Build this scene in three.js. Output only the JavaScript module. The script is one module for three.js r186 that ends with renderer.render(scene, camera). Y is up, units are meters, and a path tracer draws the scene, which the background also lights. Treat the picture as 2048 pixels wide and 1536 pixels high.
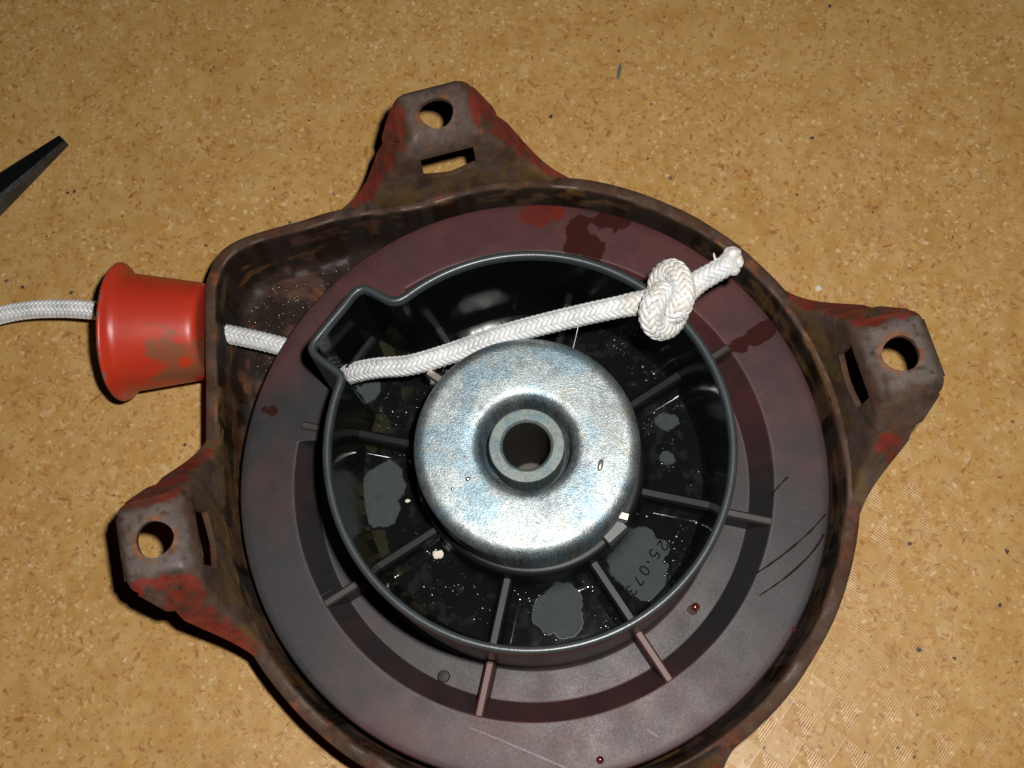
import * as THREE from 'three';
import { mergeGeometries } from 'three/addons/utils/BufferGeometryUtils.js';

// ---------------------------------------------------------------- camera, light, exposure
// Working units below are millimetres; geometry is scaled to metres when a mesh is made.
// (X right, Y away across the table, Z height over the pulley flange); the table lies at Z = -TB.
const TB = 21, MM = 0.001;
const FOCAL = 2300, PITCH = 0.296, ROLL = -0.139, EYE = [-1.728, -57.028, 258.069];   // photo pixels of 2048 x 1536
const V = (X, Y, Z) => new THREE.Vector3(X, Z + TB, -Y);
const cp = Math.cos(PITCH), sp = Math.sin(PITCH), cr = Math.cos(ROLL), sr = Math.sin(ROLL);
const CR = [cr, sr * cp, sr * sp], CU = [-sr, cr * cp, cr * sp], CF = [0, sp, -cp];
const scene = new THREE.Scene();
scene.background = new THREE.Color(0x000000);
const camera = new THREE.PerspectiveCamera(2 * Math.atan(768 / FOCAL) * 180 / Math.PI, 4 / 3, 0.01, 20);
camera.position.copy(V(...EYE)).multiplyScalar(MM);
camera.up.set(CU[0], CU[2], -CU[1]);
camera.lookAt(camera.position.clone().add(new THREE.Vector3(CF[0], CF[2], -CF[1])));
scene.add(camera);
const renderer = new THREE.WebGLRenderer({ antialias: true });
renderer.toneMapping = THREE.LinearToneMapping;
renderer.toneMappingExposure = 1;
renderer.shadowMap.enabled = true;
// the camera's own flash, the only light: a small window up and to the right of the lens
const flash = new THREE.PointLight(0xfffaf5, 0.295, 0, 2);
flash.position.copy(V(EYE[0] + 16 * CR[0] + 17 * CU[0], EYE[1] + 16 * CR[1] + 17 * CU[1], EYE[2] + 16 * CR[2] + 17 * CU[2])).multiplyScalar(MM);
flash.castShadow = true; flash.shadow.radius = 0.2; flash.shadow.mapSize.set(2048, 2048); flash.shadow.camera.near = 0.02; flash.shadow.camera.far = 2;
scene.add(flash);

// ---------------------------------------------------------------- helpers
function px(u, v, Z) {                                     // photo pixel -> point at height Z
  const a = (u - 1024) / FOCAL, b = -(v - 768) / FOCAL;
  const d = [0, 1, 2].map(i => a * CR[i] + b * CU[i] + CF[i]);
  const t = (Z - EYE[2]) / d[2];
  return [EYE[0] + t * d[0], EYE[1] + t * d[1], Z];
}
let seed = 7;
const rnd = () => { seed = (seed * 1664525 + 1013904223) >>> 0; return seed / 4294967296; };
const rr = (a, b) => a + (b - a) * rnd();
const clamp = (x, a = 0, b = 1) => x < a ? a : x > b ? b : x;
const sstep = (a, b, x) => { const t = clamp((x - a) / (b - a)); return t * t * (3 - 2 * t); };
const mix = (a, b, t) => a + (b - a) * t;
const mix3 = (a, b, t) => [mix(a[0], b[0], t), mix(a[1], b[1], t), mix(a[2], b[2], t)];
const H = new Float32Array(65536); for (let i = 0; i < 65536; i++) H[i] = rnd();
const h3 = (x, y, z) => H[(x * 73856093 ^ y * 19349663 ^ z * 83492791) & 65535];
function n3(x, y, z = 0) {
  const xi = Math.floor(x), yi = Math.floor(y), zi = Math.floor(z);
  let fx = x - xi, fy = y - yi, fz = z - zi;
  fx = fx * fx * (3 - 2 * fx); fy = fy * fy * (3 - 2 * fy); fz = fz * fz * (3 - 2 * fz);
  const l = k => { const a = h3(xi, yi, k), b = h3(xi + 1, yi, k), c = h3(xi, yi + 1, k), d = h3(xi + 1, yi + 1, k); return mix(mix(a, b, fx), mix(c, d, fx), fy); };
  return fz < 1e-6 ? l(zi) : mix(l(zi), l(zi + 1), fz);
}
function fbm(x, y, z = 0, o = 4) { let s = 0, a = 0.5, w = 0; for (let i = 0; i < o; i++) { s += a * n3(x + i * 17.3, y + i * 9.1, z); w += a; a *= 0.55; x *= 2.03; y *= 2.03; z *= 2.03; } return s / w; }
const enc = x => { x = clamp(x); return 255 * (x <= 0.0031308 ? 12.92 * x : 1.055 * x ** (1 / 2.4) - 0.055); };
function colorTex(n, f, w = n) {                            // f(i, j) -> linear rgb
  const d = new Uint8Array(n * w * 4);
  for (let j = 0; j < n; j++) for (let i = 0; i < w; i++) { const c = f(i, j), k = (j * w + i) * 4; d[k] = enc(c[0]); d[k + 1] = enc(c[1]); d[k + 2] = enc(c[2]); d[k + 3] = 255; }
  const t = new THREE.DataTexture(d, w, n); t.colorSpace = THREE.SRGBColorSpace; return look(t);
}
function grayTex(n, f, w = n) {
  const d = new Uint8Array(n * w * 4);
  for (let j = 0; j < n; j++) for (let i = 0; i < w; i++) { const c = 255 * clamp(f(i, j)), k = (j * w + i) * 4; d[k] = d[k + 1] = d[k + 2] = c; d[k + 3] = 255; }
  return look(new THREE.DataTexture(d, w, n));
}
function look(t) { t.wrapS = t.wrapT = THREE.RepeatWrapping; t.magFilter = THREE.LinearFilter; t.minFilter = THREE.LinearMipmapLinearFilter; t.generateMipmaps = true; t.needsUpdate = true; return t; }
const taken = {};
const numbered = n => { const k = taken[n] = (taken[n] ?? -1) + 1; return k ? `${n}_${String(k).padStart(3, '0')}` : n; };
function add(name, geo, material, parent = scene, label) {
  geo.scale(MM, MM, MM);
  const m = new THREE.Mesh(geo, material);
  m.name = parent === scene ? numbered(name) : name;
  m.castShadow = m.receiveShadow = true; parent.add(m);
  if (label) m.userData.label = label;
  return m;
}
function thing(name, label, category) { const g = new THREE.Group(); g.name = numbered(name); g.userData = { label, category }; scene.add(g); return g; }
function geom(pos, idx, uv, col, nor) {
  const g = new THREE.BufferGeometry();
  g.setAttribute('position', new THREE.Float32BufferAttribute(pos, 3));
  if (uv) g.setAttribute('uv', new THREE.Float32BufferAttribute(uv, 2));
  if (col) g.setAttribute('color', new THREE.Float32BufferAttribute(col, 3));
  g.setIndex(idx);
  if (nor) g.setAttribute('normal', new THREE.Float32BufferAttribute(nor, 3)); else g.computeVertexNormals();
  return g;
}
// ring of profiles: rows(theta) -> [[r, Z], ...]; planar uv over [-S, S]
function polar(rows, N, S, colour) {
  const pos = [], uv = [], idx = [], col = []; let M = 0;
  for (let i = 0; i < N; i++) {
    const th = i / N * 2 * Math.PI, p = rows(th); M = p.length;
    for (let k = 0; k < M; k++) {
      const X = p[k][0] * Math.cos(th), Y = p[k][0] * Math.sin(th);
      pos.push(X, p[k][1] + TB, -Y); uv.push((X + S) / (2 * S), (Y + S) / (2 * S));
      if (colour) col.push(...colour(X, Y, p[k][1], k, th));
    }
  }
  for (let i = 0; i < N; i++) { const a = i * M, b = ((i + 1) % N) * M; for (let k = 0; k < M - 1; k++) idx.push(a + k, b + k, a + k + 1, b + k, b + k + 1, a + k + 1); }
  return geom(pos, idx, uv, colour ? col : null);
}
// bent sheet with thickness, cut by a 2-D distance field (inside < 0) in its own (s, t) plane
// a profile (offset outward, Z) swept round a closed plan curve
function sweep(radius, rows, N, S, colour) {
  const P = Array.from({ length: N }, (_, i) => { const th = i / N * 2 * Math.PI, r = radius(th); return [r * Math.cos(th), r * Math.sin(th)]; });
  const nr = P.map((p, i) => { const a = P[(i + N - 4) % N], b = P[(i + 4) % N], dx = b[0] - a[0], dy = b[1] - a[1], l = Math.hypot(dx, dy); return [dy / l, -dx / l]; });
  const pos = [], uv = [], idx = [], col = []; let M = 0;
  for (let i = 0; i < N; i++) { const th = i / N * 2 * Math.PI, p = rows(th); M = p.length; for (let k = 0; k < M; k++) { const X = P[i][0] + nr[i][0] * p[k][0], Y = P[i][1] + nr[i][1] * p[k][0]; pos.push(X, p[k][1] + TB, -Y); uv.push((X + S) / (2 * S), (Y + S) / (2 * S)); col.push(...colour(X, Y, p[k][1], k, th)); } }
  for (let i = 0; i < N; i++) { const a = i * M, b = ((i + 1) % N) * M; for (let k = 0; k < M - 1; k++) idx.push(a + k, b + k, a + k + 1, b + k, b + k + 1, a + k + 1); }
  return geom(pos, idx, uv, col);
}
function sheet(map, sdf, [s0, s1, t0, t1], cell, th, colour, uvs = 1 / 60) {
  const nx = Math.ceil((s1 - s0) / cell), ny = Math.ceil((t1 - t0) / cell);
  const D = new Float32Array((nx + 1) * (ny + 1));
  for (let j = 0; j <= ny; j++) for (let i = 0; i <= nx; i++) D[j * (nx + 1) + i] = sdf(s0 + i * cell, t0 + j * cell);
  const P = [], key = new Map(), tri = [], edge = [];
  const vert = (k, s, t) => { let v = key.get(k); if (v === undefined) { v = P.length; P.push([s, t]); key.set(k, v); } return v; };
  const gv = (i, j) => vert(`g${i},${j}`, s0 + i * cell, t0 + j * cell);
  const cut = (i, j, k, l) => { const a = D[j * (nx + 1) + i], b = D[l * (nx + 1) + k], f = a / (a - b), e = i < k || j < l ? `c${i},${j},${k},${l}` : `c${k},${l},${i},${j}`; return vert(e, s0 + mix(i, k, f) * cell, t0 + mix(j, l, f) * cell); };
  for (let j = 0; j < ny; j++) for (let i = 0; i < nx; i++) {
    const q = [[i, j], [i + 1, j], [i + 1, j + 1], [i, j + 1]], ins = q.map(([a, b]) => D[b * (nx + 1) + a] < 0);
    if (!ins.some(x => x)) continue;
    const poly = [], cross = [];
    for (let k = 0; k < 4; k++) {
      const a = q[k], b = q[(k + 1) % 4];
      if (ins[k]) poly.push(gv(...a));
      if (ins[k] !== ins[(k + 1) % 4]) { const c = cut(...a, ...b); poly.push(c); cross.push([c, ins[k]]); }
    }
    for (let k = 1; k < poly.length - 1; k++) tri.push([poly[0], poly[k], poly[k + 1]]);
    if (cross.length === 2) { const [o, n] = cross[0][1] ? cross : [cross[1], cross[0]]; edge.push([o[0], n[0]]); }
  }
  const pos = [], nor = [], uv = [], col = [], idx = [], n = P.length, e = 0.02, NO = [];
  const A = new THREE.Vector3(), B = new THREE.Vector3();
  for (const side of [0, 1]) for (let k = 0; k < n; k++) {
    const [s, t] = P[k];
    if (!side) { A.copy(map(s + e, t)).sub(map(s - e, t)); B.copy(map(s, t + e)).sub(map(s, t - e)); NO.push(A.cross(B).normalize().clone()); }
    const p = map(s, t), N = NO[k];
    if (side) p.addScaledVector(N, -th);
    pos.push(p.x, p.y, p.z); nor.push(...(side ? [-N.x, -N.y, -N.z] : [N.x, N.y, N.z])); uv.push(s * uvs, t * uvs); col.push(...colour(s, t, p, side, N));
  }
  for (const [a, b, c] of tri) { idx.push(a, b, c); idx.push(n + a, n + c, n + b); }
  for (const [a, b] of edge) {
    const m = pos.length / 3, ed = new THREE.Vector3(pos[b * 3] - pos[a * 3], pos[b * 3 + 1] - pos[a * 3 + 1], pos[b * 3 + 2] - pos[a * 3 + 2]), N = ed.cross(NO[a]).normalize();
    for (const v of [a, b, n + a, n + b]) { for (let c = 0; c < 3; c++) { pos.push(pos[v * 3 + c]); col.push(col[v * 3 + c]); } nor.push(N.x, N.y, N.z); uv.push(uv[v * 2], uv[v * 2 + 1]); }
    idx.push(m, m + 2, m + 1, m + 1, m + 2, m + 3);
  }
  return geom(pos, idx, uv, col, nor);
}
// tube through points with its own radius at each
function tube(pts, rad, seg, rs, closedEnds = true) {
  const c = new THREE.CatmullRomCurve3(pts, false, 'centripetal');
  const F = c.computeFrenetFrames(seg, false), pos = [], idx = [], uv = [];
  for (let i = 0; i <= seg; i++) {
    const t = i / seg, p = c.getPointAt(t), r = rad(t);
    for (let k = 0; k <= rs; k++) { const a = k / rs * 2 * Math.PI, q = p.clone().addScaledVector(F.normals[i], Math.cos(a) * r).addScaledVector(F.binormals[i], Math.sin(a) * r); pos.push(q.x, q.y, q.z); uv.push(t, k / rs); }
  }
  for (let i = 0; i < seg; i++) for (let k = 0; k < rs; k++) { const a = i * (rs + 1) + k, b = a + rs + 1; idx.push(a, a + 1, b, b, a + 1, b + 1); }
  const g = geom(pos, idx, uv);
  return g;
}
// block with chamfered upper edges: plan length l (x), width w (z), height h, sitting on y = 0
function block(l, w, h, ch, taper = 0) {
  const sh = new THREE.Shape(), a = w / 2, b = w / 2 - taper;
  sh.moveTo(-a, 0); sh.lineTo(a, 0); sh.lineTo(b, h - ch); sh.lineTo(b - ch, h); sh.lineTo(-b + ch, h); sh.lineTo(-b, h - ch);
  const g = new THREE.ExtrudeGeometry(sh, { depth: l, bevelEnabled: true, bevelSize: ch * 0.6, bevelThickness: ch * 0.6, bevelSegments: 2, curveSegments: 2 });
  g.rotateY(Math.PI / 2); g.deleteAttribute('uv');
  return g;
}

// ---------------------------------------------------------------- tabletop
{
  const N = 2048, SZ = 340, buf = new Float32Array(N * N * 3), k = N / SZ;
  for (let j = 0; j < N; j++) for (let i = 0; i < N; i++) {
    const a = 0.4 * n3(i * 40 / N, j * 40 / N, 3) + 0.6 * n3(i * 150 / N, j * 150 / N, 5), o = (j * N + i) * 3;
    buf[o] = 0.455 + 0.12 * (a - 0.5); buf[o + 1] = 0.275 + 0.11 * (a - 0.5); buf[o + 2] = 0.092 + 0.07 * (a - 0.5);
  }
  const flake = (x, y, l, w, ang, c, al) => {
    const R = Math.ceil(l * k) + 1, ca = Math.cos(ang), sa = Math.sin(ang), X = x * k, Y = y * k, ph = rr(0, 6.28), wob = rr(0.1, 0.35), fr = 2 + Math.floor(rr(0, 3));
    for (let v = -R; v <= R; v++) for (let u = -R; u <= R; u++) {
      const a = (u * ca + v * sa) / (l * k), b = (-u * sa + v * ca) / (w * k), q = Math.sqrt(a * a + b * b) * (1 + wob * Math.sin(fr * Math.atan2(b, a) + ph));
      if (q > 1) continue;
      const t = al * sstep(1, 0.55, q), o = (((Math.floor(Y + v) % N + N) % N) * N + ((Math.floor(X + u) % N + N) % N)) * 3;
      for (let ch = 0; ch < 3; ch++) buf[o + ch] = mix(buf[o + ch], c[ch], t);
    }
  };
  const pal = [[0.36, 0.155, 0.035], [0.42, 0.19, 0.045], [0.31, 0.13, 0.04], [0.62, 0.43, 0.21], [0.66, 0.50, 0.29], [0.58, 0.38, 0.16], [0.50, 0.28, 0.075], [0.45, 0.23, 0.06], [0.55, 0.33, 0.12], [0.38, 0.21, 0.09]];
  const cm = (x, y) => n3(x / 11, y / 11, 9);
  for (let n = 0; n < 100000; n++) {
    const x = rr(0, SZ), y = rr(0, SZ), c = pal[Math.floor(rnd() * 10)], light = c[2] > 0.1 && c[0] > 0.5;
    if (light && cm(x, y) < rnd() * 0.8) continue;
    const l = (n < 12000 ? rr(0.8, 1.9) : rr(0.25, 0.85)); flake(x, y, l, l * rr(0.28, 0.8), rr(0, 3.14), c, n < 12000 ? rr(0.15, 0.45) : rr(0.35, 0.85));
  }
  for (let n = 0; n < 14000; n++) { const l = rr(0.35, 1.1) * (rnd() < 0.12 ? 1.6 : 1); flake(rr(0, SZ), rr(0, SZ), l, l * rr(0.2, 0.5), rr(0, 3.14), rnd() < 0.5 ? [0.27, 0.10, 0.028] : [0.33, 0.14, 0.05], rr(0.35, 0.8)); }
  for (let n = 0; n < 1500; n++) flake(rr(0, SZ), rr(0, SZ), rr(0.2, 0.4), rr(0.12, 0.3), rr(0, 3.14), [0.7, 0.56, 0.36], rr(0.3, 0.7));
  for (let n = 0; n < 620; n++) { const l = rr(0.18, 0.5) * (rnd() < 0.15 ? 1.6 : 1); flake(rr(0, SZ), rr(0, SZ), l, l * rr(0.4, 0.9), rr(0, 3.14), rnd() < 0.25 ? [0.05, 0.05, 0.08] : [0.035, 0.025, 0.03], rr(0.6, 1)); }
  const at = (u, v) => { const p = px(u, v, -TB); return [p[0] + SZ / 2, p[1] + SZ / 2]; };
  { const [x, y] = at(1238, 142); flake(x, y, 2.6, 0.9, 1.25, [0.12, 0.12, 0.11], 0.95); }
  for (const [u, v, s] of [[1820, 1088, 0.7], [2014, 1103, 0.75], [1838, 1300, 0.85], [2000, 1211, 0.7], [1908, 1316, 0.6], [1102, 233, 0.8], [1660, 12, 0.7], [1624, 276, 0.7], [142, 585, 0.7], [370, 890, 0.6], [135, 386, 0.6], [148, 383, 0.7], [1795, 1495, 0.5], [1296, 317, 0.5], [45, 574, 0.7]]) { const [x, y] = at(u, v); flake(x, y, s, s * 0.75, rr(0, 3), [0.03, 0.027, 0.045], 0.95); }
  const map = colorTex(N, (i, j) => { const o = (j * N + i) * 3; return [buf[o], buf[o + 1], buf[o + 2]]; });
  // pressed relief of the sheet: hatched diamonds
  const E = 1024, bump = grayTex(E, (i, j) => {
    const u = i / E * 2, v = j / E * 2, cu = Math.floor(u), cv = Math.floor(v), a = u - cu, b = v - cv;
    const edge = Math.min(a, 1 - a, b, 1 - b), per = 12;
    let h;
    if ((cu + cv) % 2 === 0) h = a + b < 1 ? 0.5 + 0.5 * Math.sin(b * per * 2 * Math.PI) : 0.5 + 0.4 * Math.sin(a * per * 2 * Math.PI);
    else h = 0.5;
    return mix(0.9, h, sstep(0.0, 0.03, edge)) * 0.8 + 0.2 * n3(i / 5, j / 5, 2);
  });
  const g = new THREE.PlaneGeometry(900, 900); g.rotateX(-Math.PI / 2);
  const P = g.attributes.position, U = g.attributes.uv;
  for (let i = 0; i < P.count; i++) U.setXY(i, P.getX(i) / SZ + 0.5, -P.getZ(i) / SZ + 0.5);
  bump.repeat.set(SZ / 14, SZ / 14); bump.rotation = -0.79;
  const m = add('tabletop', g, new THREE.MeshPhysicalMaterial({ map, roughness: 0.36, bumpMap: bump, bumpScale: 0.00006 }));
  m.userData = { kind: 'structure', label: 'speckled tan chipboard-patterned table covering with pressed diamond relief', category: 'tabletop' };
}

// ---------------------------------------------------------------- rusty housing
const rustBump = grayTex(1024, (i, j) => 0.55 * fbm(i / 40, j / 40, 1, 4) + 0.3 * n3(i / 5, j / 5, 4) + 0.15 * n3(i / 2.2, j / 2.2, 6));
const rustRough = grayTex(1024, (i, j) => { const f = fbm(i / 60, j / 60, 8, 4); return mix(0.5, 0.95, sstep(0.3, 0.6, f)) - 0.1 * n3(i / 3, j / 3, 5); });
const rustTint = colorTex(1024, (i, j) => { const a = fbm(i / 26, j / 26, 11, 5), b = n3(i / 4, j / 4, 12), k = 0.5 + 0.62 * a * (0.8 + 0.4 * b); return [k, k * mix(0.92, 1, b), k * mix(0.82, 1, b)]; });
const housingMat = new THREE.MeshPhysicalMaterial({ vertexColors: true, map: rustTint, roughnessMap: rustRough, roughness: 1, bumpMap: rustBump, bumpScale: 0.00005, metalness: 0, specularIntensity: 0.6, side: THREE.DoubleSide });
const C = { steel: [0.085, 0.058, 0.046], brown: [0.072, 0.034, 0.019], orange: [0.23, 0.08, 0.02], olive: [0.115, 0.068, 0.021], red: [0.21, 0.024, 0.013], oil: [0.014, 0.008, 0.005], dark: [0.036, 0.021, 0.014], grey: [0.118, 0.098, 0.092] };
function rust(X, Y, Z, base, amount = 1) {
  const a = fbm(X / 9, Y / 9, Z / 9, 4), b = fbm(X / 3.2 + 40, Y / 3.2, Z / 3.2, 3), c = fbm(X / 16 + 90, Y / 16, Z / 16, 3);
  let k = mix3(base, C.brown, sstep(0.42, 0.62, a) * amount);
  k = mix3(k, C.orange, 0.75 * sstep(0.60, 0.72, b) * sstep(0.42, 0.58, c) * amount);
  k = mix3(k, C.dark, 0.7 * sstep(0.57, 0.72, fbm(X / 5 + 7, Y / 5, Z / 5, 3)));
  return k;
}
const housing = thing('starter_housing', 'rusty brown and red pressed steel starter housing with raised mounting lugs', 'housing');
const bulge = [[104, 73.4], [108, 74.6], [112, 76.6], [115.2, 78.6], [119.5, 81.2], [124.3, 83.9], [128.5, 87.4], [132, 90.6], [134, 92.1], [136, 93], [138.2, 92.8], [140, 92], [141.6, 91], [143.5, 89.2], [145.6, 87.3], [148.5, 84.8], [151.6, 82.5], [155.5, 79.9], [159.7, 77.9], [164, 76.3], [168, 75.2], [172, 74.4], [178, 73.9], [186, 73.6], [196, 73.4]];
const Rout = th => {
  let d = (th * 180 / Math.PI + 360) % 360;
  if (d <= bulge[0][0] || d >= bulge[bulge.length - 1][0]) return 73.4;
  let k = 0; while (bulge[k + 1][0] < d) k++;
  const at = i => bulge[clamp(i, 0, bulge.length - 1)], [x0, y0] = at(k), [x1, y1] = at(k + 1), t = (d - x0) / (x1 - x0);
  const m0 = (y1 - at(k - 1)[1]) / (x1 - at(k - 1)[0] || 1) * (x1 - x0), m1 = (at(k + 2)[1] - y0) / (at(k + 2)[0] - x0 || 1) * (x1 - x0);
  return (2 * t ** 3 - 3 * t * t + 1) * y0 + (t ** 3 - 2 * t * t + t) * m0 + (3 * t * t - 2 * t ** 3) * y1 + (t ** 3 - t * t) * m1;
};
{
  const inner = [[0.35, 1.2], [0.05, 1.9], [0, 2.7], [0.08, 3.25], [0.35, 3.6], [1.2, 3.8], [2.3, 3.9], [2.9, 3.75], [3.3, 3.4], [3.5, 2.8], [3.6, 2.0], [3.68, 0.5], [3.75, -2], [3.95, -5], [4.15, -8], [4.35, -10.2], [4.7, -11.6], [5.3, -12.6], [6.2, -13.3], [7.4, -13.7], [9, -13.9]];
  const outer = [[9, -15.4], [6.6, -15.0], [4.8, -13.9], [3.7, -12.3], [3.3, -10.5], [2.9, -5], [2.55, 0], [2.35, 1.4], [1.8, 2.0], [1.0, 1.6], [0.35, 1.2]];
  for (let k = inner.length - 2; k >= 8; k--) { const a = inner[k], b = inner[k + 1], n = Math.ceil(Math.hypot(a[0] - b[0], a[1] - b[1]) / 0.6); for (let q = n - 1; q >= 1; q--) inner.splice(k + 1, 0, [mix(a[0], b[0], q / n), mix(a[1], b[1], q / n)]); }
  const nIn = inner.length;
  const rows = th => {
    const R = Rout(th), o = [], wob = 0.25 * (n3(Math.cos(th) * 9, Math.sin(th) * 9, 2) - 0.5);
    for (const [d, z] of inner) o.push([R - d + wob, z]);
    for (let k = 1; k <= 60; k++) { const f = k / 60, r = mix(R - 9, 40, f); o.push([r, -13.9 + 0.35 * (fbm(r * Math.cos(th) / 7, r * Math.sin(th) / 7, 1, 3) - 0.5)]); }
    for (let k = 0; k <= 4; k++) o.push([mix(40, R - 9, k / 4), -15.4]);
    for (const [d, z] of outer) o.push([R - d + wob, z]);
    return o;
  };
  const g = polar(rows, 1200, 30, (X, Y, Z, k, th) => {
    const r = Math.hypot(X, Y), Fn = fbm(Math.cos(th) * 7, Math.sin(th) * 7, Z * 0.45, 3);
    if (k < 8) { let c = rust(X, Y, Z, mix3(C.steel, C.brown, 0.4), 0.9); return mix3(c, C.red, 0.2 * sstep(0.6, 0.7, fbm(X / 8 + 3, Y / 8, 4, 3))); }
    if (k < nIn - 4) { let c = rust(X, Y, Z, C.brown, 0.8); c = mix3(c, C.olive, 0.9 * sstep(0.5, 0.64, Fn)); return mix3(c, C.oil, 0.92 * sstep(0.40, 0.52, fbm(X / 7 + 20, Y / 7, Z / 4, 3) + (Y > 30 ? 0.08 : -0.02))); }
    if (k < nIn + 60) { const c = rust(X, Y, Z, [0.065, 0.03, 0.02], 1); return mix3(mix3(c, [0.085, 0.058, 0.052], 0.6 * sstep(0.5, 0.62, fbm(X / 3 + 5, Y / 3, 8, 4))), C.oil, 0.93 * sstep(0.42, 0.56, fbm(X / 6 + 51, Y / 6, 2, 5))); }
    return rust(X, Y, Z, C.red, 0.6);
  });
  add('shell', g, housingMat, housing);
}
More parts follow.
